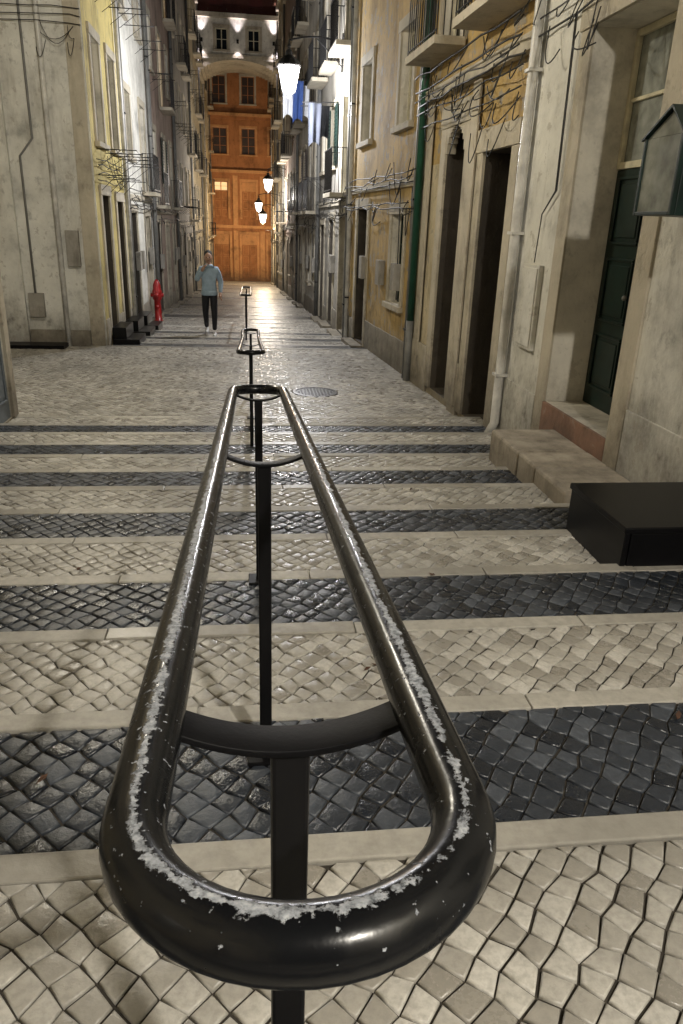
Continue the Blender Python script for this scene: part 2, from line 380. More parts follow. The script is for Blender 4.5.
# ------------------------------------------------------------ buildings
class Bld:
    def __init__(s,name,p0,p1,side='L'):
        s.e=empty(name); s.o=Vector((p0[0],p0[1],0)); d=Vector((p1[0]-p0[0],p1[1]-p0[1],0)); s.L=d.length; s.t=d.normalized()
        s.n=Vector((s.t.y,-s.t.x,0)) if side=='L' else Vector((-s.t.y,s.t.x,0)); s.b={}
        s.ops=[]
    def P(s,a,z,d=0): 
        p=s.o+s.t*a+s.n*d; return (p.x,p.y,z)
    def G(s,child,mat):
        k=(child,mat)
        if k not in s.b: s.b[k]=Geo()
        return s.b[k]
    def box(s,child,mat,a0,a1,z0,z1,d0,d1):
        g=s.G(child,mat); b=len(g.v)
        g.v+=[s.P(a0,z0,d0),s.P(a1,z0,d0),s.P(a1,z0,d1),s.P(a0,z0,d1),s.P(a0,z1,d0),s.P(a1,z1,d0),s.P(a1,z1,d1),s.P(a0,z1,d1)]
        g.f+=[(b,b+3,b+2,b+1),(b+4,b+5,b+6,b+7),(b,b+1,b+5,b+4),(b+1,b+2,b+6,b+5),(b+2,b+3,b+7,b+6),(b+3,b,b+4,b+7)]
    def quad(s,child,mat,pts):
        g=s.G(child,mat); b=len(g.v); g.v+=[s.P(*p) for p in pts]; g.f.append(tuple(range(b,b+len(pts))))
    def tube(s,child,mat,pts,r,n=8):
        s.G(child,mat).tube([s.P(*p) for p in pts],r,n)
    def wall(s,mat,z0,z1,sides=(True,True),depth=5,roof=True,a0=0,a1=None,matfn=None):
        a1=s.L if a1 is None else a1
        A=sorted(set([a0,a1]+[o[0] for o in s.ops]+[o[1] for o in s.ops])); Z=sorted(set([z0,z1]+[o[2] for o in s.ops]+[o[3] for o in s.ops]))
        A=[a for a in A if a0<=a<=a1]; Z=[z for z in Z if z0<=z<=z1]
        for i in range(len(A)-1):
            for j in range(len(Z)-1):
                ca,cz=(A[i]+A[i+1])/2,(Z[j]+Z[j+1])/2
                if any(o[0]<ca<o[1] and o[2]<cz<o[3] for o in s.ops): continue
                mm=matfn(ca,cz) if matfn else mat
                s.quad('walls',mm,[(A[i],Z[j],0),(A[i+1],Z[j],0),(A[i+1],Z[j+1],0),(A[i],Z[j+1],0)])
        for o in s.ops:
            b0,b1,c0,c1,dd,rm=o
            s.quad('reveals',rm,[(b0,c0,0),(b0,c1,0),(b0,c1,-dd),(b0,c0,-dd)])
            s.quad('reveals',rm,[(b1,c0,0),(b1,c1,0),(b1,c1,-dd),(b1,c0,-dd)])
            s.quad('reveals',rm,[(b0,c0,0),(b1,c0,0),(b1,c0,-dd),(b0,c0,-dd)])
            s.quad('reveals',rm,[(b0,c1,0),(b1,c1,0),(b1,c1,-dd),(b0,c1,-dd)])
        if sides[0]: s.quad('walls',mat,[(a0,z0,0),(a0,z1,0),(a0,z1,-depth),(a0,z0,-depth)])
        if sides[1]: s.quad('walls',mat,[(a1,z0,0),(a1,z1,0),(a1,z1,-depth),(a1,z0,-depth)])
        if roof:
            s.box('roof','roof',a0-.02,a1+.02,z1+.003,z1+.14,-depth,.28)
            s.box('cornice','stone',a0,a1,z1-.3,z1-.003,.001,.16)
    def surround(s,a0,a1,z0,z1,w=.15,p=.035,mat='stone',sill=True):
        s.box('stone_frames',mat,a0-w,a0-.004,z0,z1,-.05,p); s.box('stone_frames',mat,a1+.004,a1+w,z0,z1,-.05,p)
        s.box('stone_frames',mat,a0-w-.01,a1+w+.01,z1+.003,z1+w*1.15,-.05,p+.012)
        if sill: s.box('stone_frames',mat,a0-w-.03,a1+w+.03,z0-.10,z0-.003,-.05,p+.06)
    def window(s,a0,a1,z0,z1,lit=False,fr='cream',depth=.2,sur=True,mat='stone',glass='glass'):
        s.ops.append((a0,a1,z0,z1,depth,'reveal'))
        s.quad('window_panes','lit' if lit else glass,[(a0,z0,-depth+.006),(a1,z0,-depth+.006),(a1,z1,-depth+.006),(a0,z1,-depth+.006)])
        f=.055; d0,d1=-depth+.008,-depth+.055
        g=lambda *q:s.box('window_frames',fr,*q)
        g(a0+.002,a0+f,z0+.002,z1-.002,d0,d1); g(a1-f,a1-.002,z0+.002,z1-.002,d0,d1); g(a0+f+.001,a1-f-.001,z0+.002,z0+f,d0,d1); g(a0+f+.001,a1-f-.001,z1-f,z1-.002,d0,d1)
        m=(a0+a1)/2; g(m-.03,m+.03,z0+f+.001,z1-f-.001,d0,d1+.01)
        n=3 if z1-z0>1.3 else 2
        for k in range(1,n):
            zz=z0+(z1-z0)*k/n; g(a0+f+.001,m-.031,zz-.018,zz+.018,d0,d1-.01); g(m+.031,a1-f-.001,zz-.018,zz+.018,d0,d1-.01)
        if sur: s.surround(a0,a1,z0,z1,mat=mat)
    def shutter(s,a0,a1,z0,z1,mat,w=.35):
        for x0,x1 in ((a0-w-.16,a0-.16),(a1+.16,a1+w+.16)):
            s.box('shutters',mat,x0,x1,z0,z1,.037,.07)
            k=int((z1-z0)/.09)
            for i in range(k):
                zz=z0+.05+i*(z1-z0-.1)/k; s.box('shutters',mat,x0+.04,x1-.04,zz,zz+.035,.0705,.085)
    def door(s,a0,a1,z0,z1,mat='green_door',depth=.28,transom=0,sur=True,w=.17,tf='cream',reveal='reveal',fm='stone',pane='pane'):
        s.ops.append((a0,a1,z0,z1,depth,reveal))
        zt=z1-transom
        s.box('door_leaf',mat,a0+.003,a1-.003,z0+.003,zt-.003,-depth+.004,-depth+.045)
        cols=2 
        cw=(a1-a0)/cols
        for c in range(cols):
            x0=a0+cw*c+.09; x1=a0+cw*(c+1)-.09
            hs=[.06,.36,.68,1.0]
            for k in range(3):
                b0=z0+(zt-z0)*hs[k]+.05; b1=z0+(zt-z0)*hs[k+1]-.06
                for q in ((x0,x1,b0,b0+.025),(x0,x1,b1-.025,b1),(x0,x0+.025,b0+.026,b1-.026),(x1-.025,x1,b0+.026,b1-.026)):
                    s.box('door_mouldings',mat if fm=='stone' else fm,*q,-depth+.046,-depth+.064)
                s.box('door_mouldings',mat,x0+.06,x1-.06,b0+.06,b1-.06,-depth+.046,-depth+.058)
        m=(a0+a1)/2
        s.box('door_mouldings',mat,m-.022,m+.022,z0+.01,zt-.01,-depth+.0455,-depth+.072)
        p=s.P(m+.08,z0+(zt-z0)*.5,-depth+.09); s.G('door_knob','grey_pipe').ball(p,.024,8,6)
        if transom:
            s.box('transom_panes',pane,a0+.003,a1-.003,zt,z1-.003,-depth+.004,-depth+.02)
            f=.06
            for q in ((a0+.003,a0+f,zt+.003,z1-.004),(a1-f,a1-.003,zt+.003,z1-.004),(a0+f+.001,a1-f-.001,zt+.003,zt+f),(a0+f+.001,a1-f-.001,z1-f,z1-.004),(m-.035,m+.035,zt+f+.001,z1-f-.001)):
                s.box('transom_frame',tf,*q,-depth+.021,-depth+.06)
            for c in ((a0+f,m-.035),(m+.035,a1-f)):
                zz=(zt+z1)/2; s.box('transom_frame',tf,c[0]+.001,c[1]-.001,zz-.015,zz+.015,-depth+.021,-depth+.05)
        if sur: s.surround(a0,a1,z0,z1,w=w,sill=False,mat=fm)
    def arch(s,a0,a1,zs,z1,d=.2,mat='stone'):
        m=(a0+a1)/2; R=(a1-a0)/2; n=14
        for k in range(n):
            b0=a0+(a1-a0)*k/n; b1=a0+(a1-a0)*(k+1)/n
            t=((b0+b1)/2-m)/R; zz=zs+(z1-zs)*math.sqrt(max(0,1-t*t))
            if zz<z1-.01: s.box('arch_head',mat,b0+.0005,b1,zz,z1-.002,-d,.030)
    def balcony(s,a0,a1,z,d=.45,h=.95):
        s.box('balcony_slab','stone',a0,a1,z-.10,z-.003,.037,d)
        g=lambda *q:s.box('balcony_railing','iron',*q)
        g(a0+.01,a1-.01,z+h-.02,z+h,d-.045,d-.02); g(a0+.01,a1-.01,z+.05,z+.065,d-.04,d-.025)
        g(a0+.01,a0+.03,z+h-.019,z+h-.001,.04,d-.046); g(a1-.03,a1-.01,z+h-.019,z+h-.001,.04,d-.046)
        k=int((a1-a0)/.11)
        for i in range(k+1):
            x=a0+.02+(a1-a0-.04)*i/k; g(x-.006,x+.006,z,z+h-.021,d-.038,d-.027)
        for i in range(4):
            dd=.06+(d-.1)*i/4; g(a0+.014,a0+.026,z,z+h-.02,dd,dd+.012); g(a1-.026,a1-.014,z,z+h-.02,dd,dd+.012)
    def rack(s,a0,a1,z,d=.7,cloth=None):
        for a in (a0,a1):
            s.box('clothes_rack','iron',a-.008,a+.008,z,z+.016,.001,d)
            s.tube('clothes_rack','iron',[(a,z-.3,.01),(a,z,d*.6)],.006,6)
        for k in range(4):
            dd=.15+(d-.17)*k/3; s.tube('clothes_rack','cable',[(a0,z+.02,dd),((a0+a1)/2,z-.015,dd),(a1,z+.02,dd)],.004,5)
    def cable(s,z,seed,a0=None,a1=None,r=.008,d=.05):
        rr=random.Random(seed); a=a0 or 0; a1=a1 or s.L; pts=[]
        while a<a1:
            pts.append((a,z+rr.uniform(-.035,.035),d+rr.uniform(-.015,.03))); a+=rr.uniform(.35,.8)
        pts.append((a1,z,d))
        s.tube('cables','cable',pts,r,5)
    def tangle(s,n,seed,zlo,zhi,a0=.1,a1=None,r=.006):
        rr=random.Random(seed); a1=a1 or s.L-.2
        for k in range(n):
            x=rr.uniform(a0,a1); z=rr.uniform(zlo,zhi); pts=[]
            x2=min(a1,max(a0,x+rr.uniform(-.8,.8))); z2=z+rr.uniform(-.25,.25); sg=rr.uniform(.08,.42); dd=rr.uniform(0,.14)
            for i in range(9):
                t=i/8; pts.append((x+(x2-x)*t,z+(z2-z)*t-sg*4*t*(1-t),.10+dd*4*t*(1-t)))
            s.tube('cables','cable',pts,r,5)
    def done(s,bev=()):
        for (c,m),g in s.b.items():
            sm=c in('drain_pipe','cables','door_knob','clothes_rack')
            g.make(c,M[m],s.e,sm,.006 if c in('stone_frames','balcony_slab','door_leaf','door_mouldings','transom_frame','window_frames','plinth','pilaster','fuse_box') else 0)
def plinths(B,mat='plinth',h=.55,p=.03):
    doors=[(o[0]-.19,o[1]+.19) for o in B.ops if o[2]<gz(B.P((o[0]+o[1])/2,0)[1])+.6]
    cuts=sorted(doors); cur=0; segs=[]
    for c in cuts:
        if c[0]>cur+.05: segs.append((cur,c[0]))
        cur=max(cur,c[1])
    if cur<B.L-.05: segs.append((cur,B.L))
    for (x0,x1) in segs:
        n=max(1,int((x1-x0)/1.2))
        for i in range(n):
            b0=x0+(x1-x0)*i/n+.002; b1=x0+(x1-x0)*(i+1)/n-.002
            z=gz(B.P((b0+b1)/2,0)[1]); B.box('plinth',mat,b0,b1,z-.6,z+h,.001,p)
def auto(side,p0,p1,wmat,seed,H,doorm=None,name='townhouse',balc=.5,lit=.12,sides=(True,True),fh=3.05,rackp=.4,tang=6):
    rr=random.Random(seed); B=Bld(name,p0,p1,side); L=B.L
    nb=max(1,int(L/2.15)); bw=L/nb
    z0=gz(max(p0[1],p1[1]))-.6
    for i in range(nb):
        c=bw*(i+.5)+rr.uniform(-.12,.12); yy=B.P(c,0)[1]; g=gz(yy+.5)+.12
        zz=gz(p0[1])
        if rr.random()<.65: 
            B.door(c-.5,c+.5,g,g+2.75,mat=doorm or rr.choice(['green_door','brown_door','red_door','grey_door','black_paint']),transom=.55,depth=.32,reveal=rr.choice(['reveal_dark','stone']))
            B.box('doorstep','stone',c-.6,c+.6,g-.4,g-.004,.04,.28)
        else: B.window(c-.42,c+.42,g+1.0,g+2.5,lit=rr.random()<lit*2,fr=rr.choice(['cream','green_door','brown_door']))
        for f in range(1,9):
            zb=zz+.25+fh*f
            if zb+2>zz+H-.5: break
            if rr.random()<balc:
                B.window(c-.45,c+.45,zb,zb+2.1,lit=rr.random()<lit,fr='cream'); B.balcony(c-.72,c+.72,zb-.02,rr.uniform(.35,.5))
            else:
                B.window(c-.42,c+.42,zb+.7,zb+2.1,lit=rr.random()<lit,fr=rr.choice(['cream','cream','green_door']))
                if rr.random()<rackp: B.rack(c-.55,c+.55,zb+.5)
                elif rr.random()<.5: B.shutter(c-.42,c+.42,zb+.7,zb+2.1,rr.choice(['green_door','brown_door']),.36)
        B.box('string_course','stone',bw*i,bw*(i+1),zz+fh-.02,zz+fh+.10,.001,.05)
    B.wall(wmat,z0,zz+H,sides=sides)
    plinths(B)
    for q in range(2):
        a=(.12,L-.15)[q] if q==0 or L>5 else L/2; pm=rr.choice(['white_pipe','grey_pipe','grey_pipe'])
        B.tube('drain_pipe',pm,[(a,z0+.5,.07),(a,zz+H-.3,.07)],.05,10)
        for k in range(5): B.box('pipe_brackets','iron',a-.07,a+.07,zz+.8+k*2,zz+.83+k*2,.036,.13)
    for k in range(5): B.cable(zz+2.95+rr.uniform(-.25,.35),seed*7+k,r=.010,d=.07+.03*k)
    for k in range(3):
        x=rr.uniform(.2,L-.2); B.tube('cables','cable',[(x,zz+1.2,.05),(x+.02,zz+2.2,.06),(x-.03,zz+3,.09)],.010,5)
    B.tangle(tang,seed+400,zz+2.5,zz+3.5,r=.008)
    for k in range(3):
        a=rr.uniform(.3,L-.6); B.box('fuse_box','w_grey',a,a+.28,zz+1.35,zz+1.8,.002,.12)
    B.done(); return B
B=Bld('townhouse',(2.87,-9),(2.87,8.22),'R')
a=lambda y:y+9
B.door(a(5.52),a(6.88),-.305,2.84,mat='green_door',depth=.42,transom=1.07,sur=False)
B.door(a(3.0),a(4.0),-.16,2.5,mat='brown_door',depth=.3,transom=.5)
B.door(a(-2.2),a(-1.1),.25,3.0,mat='green_door',depth=.3,transom=.5)
B.window(a(.3),a(1.4),.9,2.5)
B.window(a(-5),a(-4),1.6,3.2)
for yy in (-6,-3.4,-.8,2,4.3,6.2):
    B.window(a(yy)-.45,a(yy)+.45,4.2,6.2); 
    if int(yy)%2==0: B.balcony(a(yy)-.75,a(yy)+.75,4.18)
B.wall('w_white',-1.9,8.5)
B.box('stone_frames','stone',a(6.885),a(7.12),-1.2,2.84,-.05,.022)
B.box('stone_frames','stone',a(5.28),a(5.515),-1.2,2.84,-.05,.022)
B.box('stone_frames','stone',a(5.26),a(7.14),2.845,3.08,-.05,.035)
B.box('threshold','sill',a(5.515),a(6.885),-1.1,-.308,-.42,.03)
for (b0,b1) in ((-9,-2.4),(-.9,2.8),(4.2,5.27),(7.13,8.2)):
    n=max(1,int((b1-b0)/1.1))
    for i in range(n):
        y0=b0+(b1-b0)*i/n; y1=b0+(b1-b0)*(i+1)/n; z=gz((y0+y1)/2)
        B.box('plinth','w_white',a(y0)+.002,a(y1)-.002,z-.7,z+.62,.001,.022)
B.tube('drain_pipe','white_pipe',[(a(8.1),gz(8.1)+.02,.14),(a(8.1),gz(8.1)+.16,.075),(a(8.1),3.0,.075),(a(8.1),8.3,.075)],.052,14)
for z in (-.3,1.2,2.7,4.2): B.box('pipe_brackets','white_pipe',a(8.1)-.075,a(8.1)+.075,z,z+.03,.001,.14)
B.box('fuse_box','w_white',a(7.35),a(7.8),.10,.93,.002,.05)
B.box('fuse_box','w_white',a(7.38),a(7.77),.13,.90,.051,.062)
B.cable(3.0,5,a(4.5),a(8.2),.010,.06); B.cable(3.12,6,a(4.5),a(8.2),.008,.08)
B.tangle(7,71,2.7,3.3,a(6.6),a(8.1))
for k in range(2): B.tube('cables','cable',[(a(7.2)+k*.03,3.0,.05),(a(7.2)+k*.03,1.6,.035),(a(7.5),1.4,.035),(a(7.55),.95,.035)],.006,5)
B.done()
e=empty('wall_display_case'); g=Geo(); gp=Geo()
X0,X1,Y0,Y1,Z0,Z1=2.36,2.84,4.25,4.68,1.36,1.78
g.box(X0+.02,X1,Y0,Y0+.02,Z0,Z1); g.box(X0+.02,X1,Y1-.02,Y1,Z0,Z1); g.box(X0+.02,X1,Y0+.021,Y1-.021,Z0,Z0+.02)
f=.022
for q in ((Y0,Y0+f,Z0,Z1),(Y1-f,Y1,Z0,Z1),(Y0+f+.001,Y1-f-.001,Z0,Z0+f)):
    g.box(X0-.012,X0+.019,*q)
g.make('case_body',M['green_door'],e,False,.004)
gp.box(X0+.001,X0+.012,Y0+f,Y1-f,Z0+f,Z1)
ym=(Y0+Y1)/2-.06
gp.v+=[(X0+.003,Y0+.02,Z1+.002),(X0+.003,Y1-.02,Z1+.002),(X0+.003,ym,Z1+.13)]; gp.f.append((8,9,10))
gp.make('glass_pane',M['pane'],e)
gr2=Geo()
for ye in (Y0-.02,Y1+.02):
    b=len(gr2.v)
    for x in (X0-.02,X1+.02):
        gr2.v+=[(x,ym,Z1+.14),(x,ye,Z1-.01),(x,ye,Z1+.002),(x,ym,Z1+.156)]
    gr2.f+=[(b,b+1,b+2,b+3),(b+4,b+7,b+6,b+5),(b,b+4,b+5,b+1),(b+1,b+5,b+6,b+2),(b+2,b+6,b+7,b+3),(b+3,b+7,b+4,b)]
gr2.make('case_roof',M['green_door'],e)
e=empty('stone_doorstep'); g=Geo()
z5=gz(5.3)
g.box(2.22,2.84,4.75,5.36,z5-.5,z5+.14); g.box(2.22,2.84,5.372,5.75,z5-.5,z5+.14); g.box(2.22,2.84,5.762,6.5,z5-.5,z5+.135)
g.make('stone_blocks',M['doorstone'],e,False,.025)
e=empty('iron_step_box'); g=Geo(); zt=-.165; zb=gz(4.0)-.1
g.box(1.92,2.84,3.34,4.06,zt-.035,zt)
g.box(1.93,1.96,3.35,4.05,zb,zt-.036); g.box(1.965,2.84,3.35,3.38,zb+.1,zt-.036); g.box(1.965,2.84,4.02,4.05,zb,zt-.036)
g.make('plates',M['black_paint'],e,False,.006)
B=Bld('townhouse',(2.87,8.22),(2.68,12.3),'R'); a=lambda y:(y-8.22)/B.t.y
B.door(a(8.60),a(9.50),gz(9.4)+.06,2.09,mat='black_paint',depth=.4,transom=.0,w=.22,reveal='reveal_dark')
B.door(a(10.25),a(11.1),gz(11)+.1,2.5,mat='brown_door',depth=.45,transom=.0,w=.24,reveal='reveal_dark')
B.arch(a(10.25),a(11.1),2.0,2.5,d=.1)
for yy in (9.05,11.3):
    B.window(a(yy)-.45,a(yy)+.45,3.5,5.6); B.balcony(a(yy)-.75,a(yy)+.75,3.48)
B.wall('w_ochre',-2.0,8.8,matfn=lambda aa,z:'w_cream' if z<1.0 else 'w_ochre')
plinths(B,'stone',.7,.045)
for yy in (9.88,11.9):
    B.box('pilaster','stone',a(yy)-.13,a(yy)+.13,-1.05,2.9,.0305,.06)
B.box('string_course','stone',0,B.L,2.92,3.08,.001,.09)
for k in range(6): B.cable(2.6+.09*k+.2*(k%2),40+k,r=.009+.003*(k%2),d=.12+.02*k)
B.tangle(30,11,2.3,3.3,r=.007)
B.tube('drain_pipe','green_pipe',[(B.L-.1,-.2,.09),(B.L-.1,8.5,.09)],.06,12)
B.tube('drain_pipe','grey_pipe',[(B.L-.1,-1.3,.09),(B.L-.1,-.201,.09)],.064,12)
B.done()
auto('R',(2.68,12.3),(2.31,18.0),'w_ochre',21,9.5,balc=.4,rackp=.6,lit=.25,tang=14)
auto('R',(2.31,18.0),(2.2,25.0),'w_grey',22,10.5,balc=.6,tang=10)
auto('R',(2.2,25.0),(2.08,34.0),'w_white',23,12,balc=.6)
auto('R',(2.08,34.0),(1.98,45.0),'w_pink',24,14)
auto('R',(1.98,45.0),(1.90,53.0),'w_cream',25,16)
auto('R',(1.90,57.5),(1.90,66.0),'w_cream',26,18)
B=Bld('townhouse',(-2.87,-9),(-2.87,9.34),'L'); a=lambda y:y+9
B.door(a(7.75),a(9.12),gz(9)+.02,1.75,mat='grey_door',depth=.06,transom=.0,w=.16)
B.door(a(3.5),a(4.6),gz(4.4)+.1,2.2,mat='green_door',transom=.5)
B.door(a(-3.5),a(-2.4),.4,3.0,mat='brown_door',transom=.5)
for yy in (-6,-.6,1.6,6): B.window(a(yy)-.45,a(yy)+.45,.9,2.3)
for yy in (-6,-3,-.6,1.6,4.2,6.6): B.window(a(yy)-.45,a(yy)+.45,4.2,6.1); B.balcony(a(yy)-.7,a(yy)+.7,4.18)
B.wall('w_cream',-2,8.8)
for k in range(5):
    pts=[]; x=a(8.0)+.22*k
    for i in range(14): pts.append((x+.10*math.sin(i*.9+k),.55+.035*i+.05*math.cos(i*1.7),-.0145+.002))
    B.tube('graffiti','graffiti',pts,.009,5)
B.done()
B=Bld('townhouse',(-6.5,9.34),(-6.5,15.6),'L')
B.window(2,3,.6,2.0); B.window(2,3,3.6,5.2); B.door(4.2,5.2,gz(14)+.05,1.5,mat='brown_door',transom=.4); B.window(4.3,5.1,3.6,5.2)
B.wall('w_yellow',-2,8); B.done()
B=Bld('townhouse',(-6.5,15.6),(-2.87,15.6),'L')
B.window(.5,1.3,1.0,2.4,lit=False)
B.window(.5,1.3,4.2,5.8,glass='pane')
B.wall('w_white',-2,11,sides=(True,False),depth=4,roof=True)
B.box('pilaster','stone',3.33,3.6,gz(15.4)-.1,10.6,.001,.05)
B.box('pilaster','w_white',1.75,2.15,gz(15.4)-.1,10.6,.001,.10)
B.box('plinth','plinth',0,1.74,gz(15.4)-.1,gz(15.4)+.5,.001,.04); B.box('plinth','plinth',2.16,3.32,gz(15.4)-.1,gz(15.4)+.3,.001,.04)
B.tube('drain_pipe','white_pipe',[(2.9,gz(15.4)-.05,.09),(2.9,10.5,.09)],.05,10)
B.tube('drain_pipe','grey_pipe',[(2.35,gz(15.4)+.8,.05),(2.35,2.2,.05),(2.6,2.5,.05),(2.6,10.5,.05)],.022,8)
B.box('fuse_box','w_grey',3.02,3.26,.3,.95,.002,.1)
B.box('fuse_box','w_grey',2.22,2.5,gz(15.4)+.55,gz(15.4)+1.0,.002,.12)
B.box('doorstep','black_paint',1.0,2.9,gz(15.3)-.1,gz(15.3)+.07,.11,.55)
for k in range(3): B.cable(4.3+.12*k,90+k,r=.008,d=.12)
for k in range(3):
    pts=[]; x=1.45+.1*k
    for i in range(12): pts.append((x+.10*math.sin(i*1.3+k),.15+.42*k+.03*i+.06*math.cos(i*2.1),.003))
    B.tube('graffiti','graffiti',pts,.012,5)
B.tangle(5,33,3.9,4.6,2.2,3.5)
B.done()
B=Bld('townhouse',(-2.87,15.6),(-2.88,19.2),'L')
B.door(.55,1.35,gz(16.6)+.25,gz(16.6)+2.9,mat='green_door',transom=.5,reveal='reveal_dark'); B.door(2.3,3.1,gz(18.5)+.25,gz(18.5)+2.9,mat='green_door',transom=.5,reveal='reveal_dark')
for c in (.95,2.7):
    B.window(c-.4,c+.4,2.55,4.3); B.window(c-.4,c+.4,5.6,7.4); 
    B.rack(c-.5,c+.5,2.4,.75); B.rack(c-.5,c+.5,1.95,.55); B.rack(c-.5,c+.5,5.3)
B.wall('w_yellow',-2.2,10.8,sides=(False,True)); plinths(B,'stone')
for k in range(4): B.cable(1.85+.13*k,120+k,r=.009,d=.08)
B.tangle(6,34,1.9,2.6)
B.tube('drain_pipe','white_pipe',[(3.45,-1.6,.08),(3.45,10.4,.08)],.05,10)
B.done()
auto('L',(-2.88,19.2),(-2.9,24.6),'w_white',31,10.5,balc=.3,rackp=.9)
auto('L',(-2.9,24.6),(-2.95,33.0),'w_pink',32,12,rackp=.8)
auto('L',(-2.95,33.0),(-3.0,43.0),'w_grey',33,14,rackp=.8)
auto('L',(-3.0,43.0),(-3.05,53.0),'w_cream',34,16)
auto('L',(-3.05,57.5),(-3.06,66.0),'w_cream',35,18)
# --- arch building across the street
B=Bld('arch_building',(-3.05,53.02),(1.92,53.02),'L'); L=B.L
for c in (1.5,3.45): B.window(c-.36,c+.36,10.85,12.0,lit=False,fr='cream')
B.wall('w_white',10.35,12.75,sides=(False,False),depth=4.4,roof=False)
n=26
for k in range(n):
    b0=L*k/n;b1=L*(k+1)/n;t=((b0+b1)/2-L/2)/(L/2); z=9.3+1.05*math.sqrt(max(0,1-t*t))
    B.box('arch_vault','stone',b0,b1,z,10.349,-4.4,.0)
    B.box('arch_ring','stone',b0+.001,b1-.001,z-.02,z+.28,.001,.07)
B.box('cornice','stone',0,L,12.5,12.74,.001,.25)
B.box('string_course','stone',0,L,10.42,10.58,.075,.14)
B.box('upper_storey','w_dark',0,L,12.76,17.5,-4.4,-.3)
for c in (1.2,3.6): B.box('upper_windows','red_door',c-.4,c+.4,13.2,15.0,-.299,-.26)
B.done()
fe=empty('facade_floodlight'); fx=Geo()
for x in (-2.75,-.57,1.62):
    fx.box(x-.07,x+.07,52.84,52.97,11.2,11.4)
    for sg in (1,-1):
        l=bpy.data.lights.new('floodlight_beam','SPOT'); l.energy=170; l.color=(1,.88,.92); l.shadow_soft_size=.05; l.spot_size=math.radians(60); l.spot_blend=.8
        o=bpy.data.objects.new('floodlight_beam',l); o.location=(x,52.72,11.3+sg*.13); S.collection.objects.link(o); o.parent=fe
        if sg>0: o.rotation_euler=(math.radians(180-8),0,0)
        else: o.rotation_euler=(math.radians(8),0,0)
fx.make('fixtures',M['iron'],fe)
# --- end building, orange lamp light put into its wall colours
B=Bld('orange_lit_end_building',(-6.0,66.1),(5.0,66.1),'L')
zb=gz(65.5)
cs=[1.4,3.75,6.0,8.2]
O='w_orange_lit_trim'
for c in cs:
    B.door(c-.62,c+.62,zb+.2,zb+3.7,mat='w_orange_lit',transom=.8,w=.2,tf=O,depth=.2,fm=O,pane=O,reveal='w_orange_lit')
    B.door(c-.55,c+.55,zb+4.9,zb+7.7,mat='w_orange_lit',transom=.7,w=.18,tf=O,depth=.2,fm=O,pane='lit' if c in(3.75,) else O,reveal='w_orange_lit')
    B.window(c-.55,c+.55,zb+9.7,zb+11.6,fr='w_orange_lit',mat=O,glass='brown_door'); B.window(c-.5,c+.5,zb+13.3,zb+15.2,glass='brown_door',fr='w_orange_lit')
B.wall('w_orange_lit',zb-1,zb+20)
for c in (.2,2.6,4.9,7.1,9.4): B.box('pilaster',O,c-.2,c+.2,zb,zb+8.3,.001,.14)
for z in (4.2,8.35,12.4): B.box('cornice',O,0,B.L,zb+z,zb+z+.22,.145,.32); B.box('cornice','w_orange_lit',0,B.L,zb+z-.2,zb+z-.003,.002,.2)
B.done()
B=Bld('background_building',(-16,85),(16,85),'L'); 
for i in range(10): B.window(2+i*3,3+i*3,18,20,lit=False)
B.wall('w_dark',-6,34); B.done()
# ------------------------------------------------------------ street lanterns
def lantern(lx,ly,lz,wx,power,col=(1,.95,.86),mat='lamp',sc=1.0):
    e=empty('street_lantern'); g=Geo(); gl=Geo()
    sg=1 if wx>lx else -1
    def ring(r,z,n=6): return [(lx+r*math.cos(2*math.pi*k/n),ly+r*math.sin(2*math.pi*k/n),z) for k in range(n)]
    r1,r2=.12*sc,.21*sc; z0,z1=lz-.24*sc,lz+.2*sc
    gl.v=ring(r1,z0)+ring(r2,z1); gl.f=[(k,(k+1)%6,6+(k+1)%6,6+k) for k in range(6)]+[(5,4,3,2,1,0)]
    gl.make('glass',M[mat],e)
    A,Bq=ring(r1*1.03,z0),ring(r2*1.03,z1)
    for k in range(6): g.tube([A[k],Bq[k]],.009*sc,6); g.tube([Bq[k],Bq[(k+1)%6]],.013*sc,6); g.tube([A[k],A[(k+1)%6]],.010*sc,6)
    g.lathe(lx,ly,[(r2*1.15,z1),(r2*.8,z1+.1*sc),(r2*.35,z1+.17*sc),(r2*.3,z1+.24*sc),(.02,z1+.28*sc)],12)
    g.ball((lx,ly,z1+.32*sc),.035*sc)
    g.lathe(lx,ly,[(.03,z0-.1*sc),(.05*sc,z0-.05*sc),(r1*1.05,z0-.002)],12)
    zt=z1+.42*sc
    pts=[(lx,ly,z1+.30*sc)]
    for k in range(9):
        t=k/8; pts.append((lx+(wx-lx)*t,ly,zt+.10*math.sin(math.pi*t)))
    g.tube(pts,.02,8)
    sp=[]
    for k in range(22):
        t=k/21; an=t*2.4*math.pi; rr=.16*(1-t*.75); sp.append((wx-sg*(.25)+rr*math.cos(an),ly,zt-.22+rr*math.sin(an)))
    g.tube(sp,.010,6); g.tube([(wx-sg*.01,ly,zt-.5),(wx-sg*.2,ly,zt-.3),(wx-sg*.62,ly,zt+.06)],.013,6)
    g.box(min(wx,wx-sg*.03),max(wx,wx-sg*.03),ly-.05,ly+.05,zt-.6,zt+.2)
    g.make('frame_and_bracket',M['iron'],e)
    l=bpy.data.lights.new('lantern_light','POINT'); l.energy=power; l.color=col; l.shadow_soft_size=.10
    o=bpy.data.objects.new('lantern_light',l); o.location=(lx,ly,z0-.28*sc); S.collection.objects.link(o); o.parent=e
lantern(1.6,-2.2,4.4,2.85,1000,(1,.93,.81))
lantern(-1.75,9.0,4.7,-2.86,480,(1,.92,.76))
lantern(.98,20.2,4.42,2.26,950,(.97,.97,1.0),sc=1.25)
